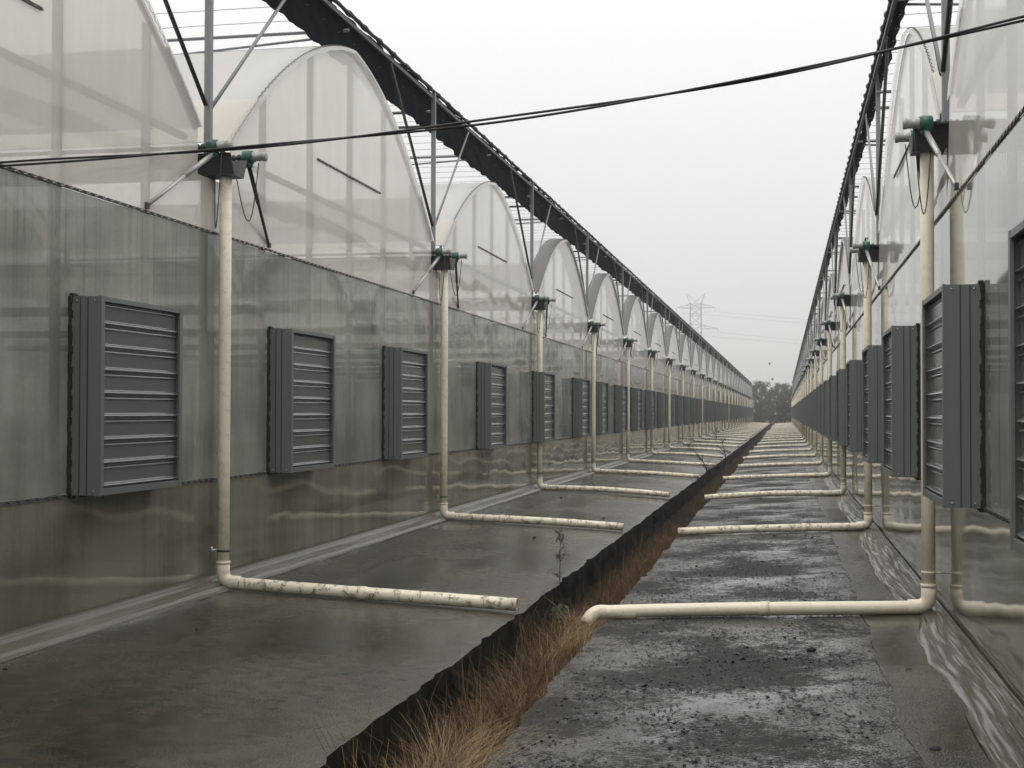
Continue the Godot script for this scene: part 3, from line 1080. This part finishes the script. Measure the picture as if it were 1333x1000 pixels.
func blade_mesh(sd: int, count: int, tall: float, spread: float, lie: Vector3, pale: float) -> ArrayMesh:
	var r := RandomNumberGenerator.new()
	r.seed = sd
	var st := new_st()
	for b in count:
		var base := Vector3(r.randf_range(-1, 1) * 0.06, 0, r.randf_range(-1, 1) * 0.06)
		var dir := Vector3(r.randf_range(-1, 1), r.randf_range(-0.5, 0.2), r.randf_range(-1, 1)) * spread + lie
		var up := Vector3(r.randf_range(-0.3, 0.3), 1.0, r.randf_range(-0.3, 0.3)) * (1.0 if lie.length() < 0.1 else 0.45)
		var L := tall * r.randf_range(0.4, 1.15)
		var wd := r.randf_range(0.0012, 0.0034)
		var sdv := Vector3(r.randf_range(-1, 1), r.randf_range(-0.3, 0.3), r.randf_range(-1, 1)).normalized()
		var c := Color(0.20, 0.112, 0.048).lerp(Color(0.034, 0.020, 0.011), r.randf())
		if r.randf() < pale: c = Color(0.36, 0.25, 0.12).lerp(Color(0.20, 0.125, 0.055), r.randf())
		var kink := r.randf_range(0.3, 0.9)
		var prev := base
		var pw := wd
		for k in 5:
			var t := (k + 1) / 5.0
			var p := base + up * L * t + dir * L * t * t
			if t > kink: p += Vector3(dir.x, -0.5, dir.z) * L * 0.35 * (t - kink)
			var w2 := wd * (1.0 - 0.8 * t)
			for q in [prev - sdv * pw, prev + sdv * pw, p + sdv * w2, prev - sdv * pw, p + sdv * w2, p - sdv * w2]:
				st.set_color(c); st.add_vertex(q)
			prev = p; pw = w2
	return done(st)

func make_grass() -> void:
	var r := RandomNumberGenerator.new()
	r.seed = 4711
	var root := Node3D.new()
	root.name = numbered("dry_grass")
	add_child(root)
	root.set_meta("kind", "stuff")
	root.set_meta("label", "brown dead grass growing in the open drain between the slabs")
	root.set_meta("category", "grass")
	var cl := noise(88, 0.45, 2)
	# upright dead tufts, tall stalks, straw lying along the drain
	for v in 9:
		var mesh: ArrayMesh
		if v < 4: mesh = blade_mesh(600 + v, 26, [0.30, 0.38, 0.26, 0.34][v], 0.7, Vector3.ZERO, 0.06)
		elif v < 6: mesh = blade_mesh(600 + v, 7, 0.62, 0.22, Vector3.ZERO, 0.35)
		else: mesh = blade_mesh(600 + v, 34, 0.55, 0.16, [Vector3(0.35, 0.0, -0.75), Vector3(0.5, -0.05, -0.6), Vector3(-0.1, 0.0, -0.8)][v - 6], 0.5)
		var xs := []
		for i in 700:
			var z: float
			if i < 330: z = r.randf_range(4.5, 11.5)
			elif i < 560: z = r.randf_range(11.5, 24.0)
			else: z = r.randf_range(24.0, 80.0)
			var x := r.randf_range(-1.92, -1.5)
			var here := cl.get_noise_2d(z, x * 0.8)
			if v < 4 and r.randf() > (0.36 if z < 12.0 else 0.22) + 2.0 * here: continue
			if v >= 4 and v < 6:
				if r.randf() > 0.16: continue
				x = r.randf_range(-2.2, -1.6)
			if v >= 6:
				if z > 14.0 or r.randf() > (0.34 if z < 9.0 else 0.0) + 1.4 * cl.get_noise_2d(z + 40.0, 3.0): continue
				x = r.randf_range(-1.8, -1.48)
			var sc := r.randf_range(0.6, 1.15) * (0.75 if z > 12.0 else 1.0)
			var turn := r.randf() * TAU if v < 6 else r.randf_range(-0.35, 0.35)
			var y := -0.50 if v < 6 else r.randf_range(-0.46, -0.30)
			xs.append(Transform3D(Basis(Vector3.UP, turn).scaled(Vector3(sc, sc, sc)), V(x, y, z)))
		var mm := MultiMesh.new()
		mm.transform_format = MultiMesh.TRANSFORM_3D
		mm.mesh = mesh
		mm.instance_count = xs.size()
		for i in xs.size(): mm.set_instance_transform(i, xs[i])
		var mi := MultiMeshInstance3D.new()
		mi.name = "grass_tufts"
		mi.multimesh = mm
		mi.material_override = M.straw
		root.add_child(mi, true)
		mi.set_meta("kind", "stuff")

func make_crust() -> void:
	# loose curled flakes of black crust lying on the pale slab
	var r := RandomNumberGenerator.new()
	r.seed = 77
	var st := new_st(false)
	var P := []; var UV := []
	for i in 4:
		var row := []; var uv := []
		for j in 4:
			var x := (i - 1.5) / 1.5; var z := (j - 1.5) / 1.5
			var k := 1.0 if absf(x) + absf(z) < 1.9 else 0.7
			row.append(Vector3(x * k, 0.12 + 0.25 * x * x + 0.12 * z * x, z * k * 0.7)); uv.append(Vector2(i, j))
		P.append(row); UV.append(uv)
	grid(st, P, UV)
	var xs := []
	var n := noise(3, 0.9, 3)
	var lie := noise(5, 0.35, 3)
	for i in 15000:
		var z := 5.5 + 20.0 * pow(r.randf(), 1.6)
		var x := r.randf_range(-1.42, 0.5)
		if r.randf() > 0.35 + 1.3 * n.get_noise_2d(x, z): continue
		var sc := r.randf_range(0.004, 0.015)
		if r.randf() < 0.06: sc *= 1.8
		xs.append(Transform3D(Basis.from_euler(Vector3(r.randf_range(-0.3, 0.3), r.randf() * TAU, r.randf_range(-0.3, 0.3))).scaled(Vector3(sc, sc, sc)), V(x, right_y(x) + 0.006 * lie.get_noise_2d(x, z) + 0.001, z)))
	var mm := MultiMesh.new()
	mm.transform_format = MultiMesh.TRANSFORM_3D
	mm.mesh = done(st)
	mm.instance_count = xs.size()
	for i in xs.size(): mm.set_instance_transform(i, xs[i])
	var mi := MultiMeshInstance3D.new()
	mi.name = numbered("crust_flakes")
	mi.multimesh = mm
	mi.material_override = M.stone
	add_child(mi)
	mi.set_meta("kind", "stuff")
	mi.set_meta("label", "small curled flakes of black crust scattered over the pale slab")
	mi.set_meta("category", "flakes")

func twig_plant(called: String, label: String, at: Vector3, height: float, sd: int, spread: float, lean: Vector3, thick: float) -> void:
	var t := thing(called, label, "plant", at)
	var r := RandomNumberGenerator.new()
	r.seed = sd
	var st := new_st(false)
	var pts := []
	for i in 8:
		var q := i / 7.0
		pts.append((Vector3.UP + lean * q) * height * q + Vector3(r.randf_range(-1, 1), 0, r.randf_range(-1, 1)) * 0.015 * q)
	tube(st, pts, [thick, thick * 0.9, thick * 0.8, thick * 0.7, thick * 0.6, thick * 0.5, thick * 0.4, thick * 0.25], 5)
	part("stem", done(st), M.twig, t)
	for b in 14:
		var k := r.randi_range(1, 6)
		var p: Vector3 = pts[k]
		var a := r.randf() * TAU
		var d := Vector3(cos(a) * spread, r.randf_range(0.4, 1.0), sin(a) * spread) * height * r.randf_range(0.15, 0.32)
		st = new_st(false)
		tube(st, [p, p + d * 0.5 + Vector3(0, 0.01, 0), p + d], [thick * 0.45, thick * 0.35, thick * 0.2], 4)
		for l in 7:
			var q := p + d * r.randf_range(0.3, 1.0)
			var e := q + Vector3(r.randf_range(-1, 1), r.randf_range(-0.3, 1), r.randf_range(-1, 1)) * height * 0.07
			tube(st, [q, e], [thick * 0.25, thick * 0.14], 3)
			for s2 in 2:
				box(st, e, Vector3(0.005, 0.009, 0.005) * r.randf_range(0.7, 1.6))
		part("twig", done(st), M.twig, t)

func pebble(sd: int, size: float) -> ArrayMesh:
	var r := RandomNumberGenerator.new()
	r.seed = sd
	var n := noise(sd, 0.9, 2)
	var st := new_st(false)
	var P := []; var UV := []
	for i in 7:
		var row := []; var uv := []
		for j in 11:
			var th := PI * i / 6.0
			var ph := TAU * (j % 10) / 10.0
			var v := Vector3(sin(th) * cos(ph), cos(th), sin(th) * sin(ph))
			v *= 1.0 + 0.5 * n.get_noise_3dv(v * 1.3)
			row.append(v * Vector3(size, size * 0.5, size * 0.75)); uv.append(Vector2(j, i))
		P.append(row); UV.append(uv)
	grid(st, P, UV)
	return done(st)

func make_debris() -> void:
	var spots := [[0.18, 9.75, 0.035, 1], [0.0, 10.35, 0.014, 1], [0.07, 10.3, 0.014, 1], [0.72, 6.9, 0.03, 1], [0.62, 10.1, 0.015, 1], [0.78, 9.0, 0.02, 1], [-2.85, 21.5, 0.03, 0], [-3.0, 21.0, 0.02, 0], [-4.2, 25.5, 0.025, 0], [-4.3, 9.4, 0.014, 0], [-4.75, 7.6, 0.016, 0], [-3.3, 17.8, 0.022, 0]]
	var i := 0
	for q in spots:
		var y: float = (left_y(q[0]) if q[3] == 0 else right_y(q[0])) + q[2] * 0.3
		var o := part(numbered("clod"), pebble(40 + i, q[2]), M.stone, self, V(q[0], y, q[1]))
		o.set_meta("label", ["small dark clod lying on the smooth dark slab", "small dark clod lying on the pale flaky slab"][q[3]])
		o.set_meta("category", "clod")
		o.set_meta("group", ["clods on the dark slab", "clods on the flaky slab"][q[3]])
		i += 1

func make_plants() -> void:
	twig_plant("weed", "thin dead weed standing at the edge of the drain before a cream pipe", V(-2.27, -0.2, 13.7), 0.62, 1, 0.55, Vector3(0.02, 0, 0), 0.006)
	twig_plant("dead_branch", "leaning dead branch sticking up from the drain beside cream pipes", V(-2.25, -0.3, 40.6), 1.05, 2, 0.9, Vector3(-0.75, 0, 0.2), 0.02)
	twig_plant("dead_shrub", "dark bare shrub growing out of the drain far along the lane", V(-2.2, -0.3, 52.0), 0.95, 3, 1.1, Vector3(-0.2, 0, 0), 0.022)
	twig_plant("dead_shrub", "dark bare shrub by the foot of the greenhouse wall far along the lane", V(-4.1, -0.05, 83.0), 0.8, 4, 1.2, Vector3(0.1, 0, 0), 0.025)
	var st := new_st()
	var r := RandomNumberGenerator.new()
	r.seed = 9
	for i in 60:
		var a := r.randf() * TAU
		var q := Vector3(cos(a), 0, sin(a)) * r.randf() * 0.09
		var c := q + Vector3(0, r.randf_range(0.02, 0.16), 0)
		var b := Basis.from_euler(Vector3(r.randf() * 2.0, r.randf() * TAU, r.randf()))
		quad(st, c, c + b.x * 0.03, c + b.x * 0.035 + b.y * 0.03, c + b.y * 0.028)
	var t := thing("green_weed", "little green leafy weed in the drain below the bent pipe spout", "plant", V(-2.02, -0.36, 12.3))
	part("leaves", done(st), mat(lin(0.03, 0.065, 0.025), 0.6), t)

# ---------------------------------------------------------------- far things
func leaf_clump(st: SurfaceTool, r: RandomNumberGenerator, c: Vector3, rad: float, count: int, size: float, base: Color) -> void:
	for i in count:
		var v := Vector3(r.randf_range(-1, 1), r.randf_range(-1, 1), r.randf_range(-1, 1))
		if v.length() > 1.0: v = v.normalized() * r.randf()
		var p := c + v * rad
		var b := Basis.from_euler(Vector3(r.randf() * TAU, r.randf() * TAU, r.randf() * TAU))
		var sz := size * r.randf_range(0.6, 1.4)
		var col := base * r.randf_range(0.6, 1.4)
		col.a = 1.0
		for q in [[-1, 0], [0, 0.45], [1, 0], [-1, 0], [1, 0], [0, -0.45]]:
			st.set_color(col)
			st.add_vertex(p + b * Vector3(q[0], q[1], 0) * sz)

func tree(x: float, z: float, h: float, sd: int, label: String) -> void:
	var t := thing("tree", label, "tree", V(x, -0.1, z), "trees at the end of the lane")
	var r := RandomNumberGenerator.new()
	r.seed = sd
	var st := new_st(false)
	var bend := Vector3(r.randf_range(-1, 1), 0, r.randf_range(-1, 1)) * 0.4
	tube(st, [Vector3(0, -0.2, 0), Vector3(0, h * 0.3, 0) + bend * 0.3, Vector3(0, h * 0.65, 0) + bend, Vector3(0, h * 0.9, 0) + bend], [0.20, 0.15, 0.09, 0.03], 7)
	for i in 9:
		var y := h * r.randf_range(0.3, 0.8)
		var a := r.randf() * TAU
		var p := Vector3(0, y, 0) + bend * y / h
		tube(st, [p, p + Vector3(cos(a), 0.6, sin(a)) * h * 0.09, p + Vector3(cos(a), 0.9, sin(a)) * h * 0.17], [0.06, 0.04, 0.015], 5)
	part("trunk", done(st), M.bark, t)
	st = new_st()
	var base := Color(0.040, 0.050, 0.028).lerp(Color(0.055, 0.055, 0.036), r.randf())
	for i in 40:
		var y := h * r.randf_range(0.12, 0.97)
		var wd := h * 0.26 * (1.0 - 0.55 * pow(absf(y / h - 0.5) * 1.7, 2.0)) * r.randf_range(0.2, 1.0)
		var a := r.randf() * TAU
		leaf_clump(st, r, Vector3(cos(a) * wd, y, sin(a) * wd) + bend * y / h, h * r.randf_range(0.06, 0.12), 110, 0.13, base)
	part("crown", done(st), M.leaf, t)

func shrub(x: float, z: float, h: float, sd: int) -> void:
	var t := thing("shrub", "low dark bush at the foot of the trees closing the lane", "bush", V(x, -0.06, z), "bushes below the trees")
	var r := RandomNumberGenerator.new()
	r.seed = sd
	var st := new_st(false)
	for i in 5:
		var a := r.randf() * TAU
		tube(st, [Vector3(0, -0.05, 0), Vector3(cos(a), 1.4, sin(a)) * h * 0.45], [0.03, 0.012], 4)
	part("stems", done(st), M.bark, t)
	st = new_st()
	for i in 14:
		var a := r.randf() * TAU
		var d := r.randf() * h * 0.6
		leaf_clump(st, r, Vector3(cos(a) * d, h * r.randf_range(0.2, 0.8), sin(a) * d), h * 0.3, 70, 0.09, Color(0.035, 0.042, 0.026))
	part("foliage", done(st), M.leaf, t)

func make_far() -> void:
	var r := RandomNumberGenerator.new()
	r.seed = 31
	var i := 0
	for q in [[-5.4, 238, 6.6], [-3.9, 232, 6.9], [-2.6, 246, 6.4], [-1.3, 236, 7.0], [0.1, 243, 6.2], [1.4, 234, 6.5], [3.0, 240, 6.3], [-7.4, 244, 6.7], [-9.8, 236, 6.4], [-12.5, 242, 6.8], [5.2, 238, 6.6], [8.0, 244, 6.4], [-15.5, 236, 6.5], [11.0, 238, 6.7], [-4.6, 252, 7.0], [-0.6, 255, 6.9]]:
		var lbl := "hazy dark green tree in the grove closing the end of the lane"
		tree(q[0], q[1], q[2], 1000 + i, lbl)
		i += 1
	for k in 16:
		shrub(-8.5 + k * 0.8 + r.randf_range(-0.3, 0.3), 226.0 + r.randf_range(-2, 3), r.randf_range(1.4, 2.6), 2000 + k)
	# masts
	for q in [[-2.75, 11.0, 262.0, false], [-2.2, 8.0, 259.0, true]]:
		var t := thing("lamp_mast", "slim lamp mast rising over the trees, " + ("short with a round lamp head" if q[3] else "tall with a small head"), "lamp mast", V(q[0], -0.1, q[2]))
		var st := new_st(false)
		tube(st, [Vector3.ZERO, Vector3(0, q[1], 0)], [0.09, 0.05], 8)
		part("pole", done(st), M.silver, t)
		st = new_st(false)
		tube(st, [Vector3(0, q[1] - 0.05, 0), Vector3(0, q[1] + 0.1, 0), Vector3(0, q[1] + 0.3, 0), Vector3(0, q[1] + 0.36, 0)], [0.10, 0.21, 0.19, 0.05], 10)
		part("lamp_head", done(st), M.dark_steel, t)
	# lattice pylon
	var zp := 450.0
	var t := thing("pylon", "grey steel lattice electricity pylon fading into the haze", "pylon", V(-28.9, -0.1, zp))
	var w := func(y: float) -> float: return lerpf(4.6, 1.9, clampf(y / 26.0, 0, 1)) if y < 26.0 else lerpf(1.9, 1.75, (y - 26.0) / 12.0)
	for a in 4:
		var sx := 1.0 if a & 1 else -1.0
		var sz := 1.0 if a & 2 else -1.0
		var st := new_st()
		for k in [[0.0, 13.0], [13.0, 26.0], [26.0, 38.0]]:
			bar(st, Vector3(sx * w.call(k[0]), k[0], sz * w.call(k[0])), Vector3(sx * w.call(k[1]), k[1], sz * w.call(k[1])), 0.18, 0.18)
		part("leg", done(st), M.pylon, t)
	var st := new_st()
	var ys := [0.0, 6.5, 12.5, 17.5, 21.5, 25.0, 28.0, 31.0, 34.0, 36.5, 38.0]
	for k in ys.size() - 1:
		var wa: float = w.call(ys[k])
		var wb: float = w.call(ys[k + 1])
		for f in 4:
			var b := Basis(Vector3.UP, f * PI * 0.5)
			bar(st, b * Vector3(-wa, ys[k], wa), b * Vector3(wb, ys[k + 1], wb), 0.11, 0.11)
			bar(st, b * Vector3(wa, ys[k], wa), b * Vector3(-wb, ys[k + 1], wb), 0.11, 0.11)
			bar(st, b * Vector3(-wb, ys[k + 1], wb), b * Vector3(wb, ys[k + 1], wb), 0.10, 0.10)
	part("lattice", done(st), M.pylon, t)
	for sx in [-1.0, 1.0]:
		for q in [[36.6, 38.0, 6.4], [29.6, 31.0, 7.4]]:
			st = new_st()
			var tip := Vector3(sx * q[2], q[0] + 0.1, 0)
			for sz in [-1.0, 1.0]:
				bar(st, Vector3(sx * 1.75, q[0], sz * 1.75), tip, 0.11, 0.11)
				bar(st, Vector3(sx * 1.75, q[1], sz * 1.75), tip, 0.11, 0.11)
				bar(st, Vector3(sx * 3.4, q[0] + 0.05, sz * 1.1), Vector3(sx * 2.6, q[1] - 0.3, sz * 1.4), 0.08, 0.08)
			bar(st, tip, tip - Vector3(0, 1.3, 0), 0.10, 0.10)
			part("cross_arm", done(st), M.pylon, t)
		st = new_st()
		var horn := Vector3(sx * 3.2, 41.6, 0)
		for sz in [-1.0, 1.0]:
			bar(st, Vector3(sx * 1.75, 38.0, sz * 1.75), horn, 0.11, 0.11)
			bar(st, Vector3(-sx * 0.6, 38.3, sz * 1.2), horn, 0.09, 0.09)
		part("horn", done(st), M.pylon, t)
	# conductors, running off to the right and to the left
	for q in [[6.4, 35.4], [-6.4, 35.4], [7.4, 28.4], [-7.4, 28.4]]:
		for dirx in [1.0, -1.0]:
			var c := thing("power_line", "thin power line hanging from the hazy pylon", "power line", Vector3.ZERO, "power lines from the pylon")
			var s2 := new_st(false)
			var pts := []
			for k in 15:
				var u := k / 14.0
				pts.append(V(-28.9 + q[0] + dirx * 260.0 * u, q[1] - 0.1 - 26.0 * u * (1.0 - u), zp + 60.0 * dirx * u))
			tube(s2, pts, 0.022, 4, false)
			part("conductor", done(s2), M.dark_steel, c)

func _ready() -> void:
	rng.seed = 1
	make_view()
	make_materials()
	make_ground()
	for s in 2:
		greenhouse(s)
		shade_frame(s)
	make_far()
	make_fans()
	for s in 2:
		for n in range(N_FIRST, N_LAST + 1):
			var label: String = ["cream plastic drainpipe down the wall and across the smooth dark slab", "cream plastic drainpipe down the wall and across the pale flaky slab"][s]
			if s == 0 and n == 0: label = "cream drainpipe with a white tap handle near its foot, across the dark slab"
			if s == 0 and n == 1: label = "cream drainpipe across the dark slab with the thin dead weed standing before it"
			if s == 0 and n == 2: label = "cream drainpipe across the dark slab with an exhaust fan directly behind its upright"
			if s == 1 and n == 0: label = "clean cream drainpipe ending in a bent spout at the drain edge"
			drain_pipe(s, n, label, ["drainpipes along the dark slab", "drainpipes along the flaky slab"][s])
	make_motors()
	make_overhead_cable()
	make_plants()
	make_debris()
	make_grass()
	make_crust()
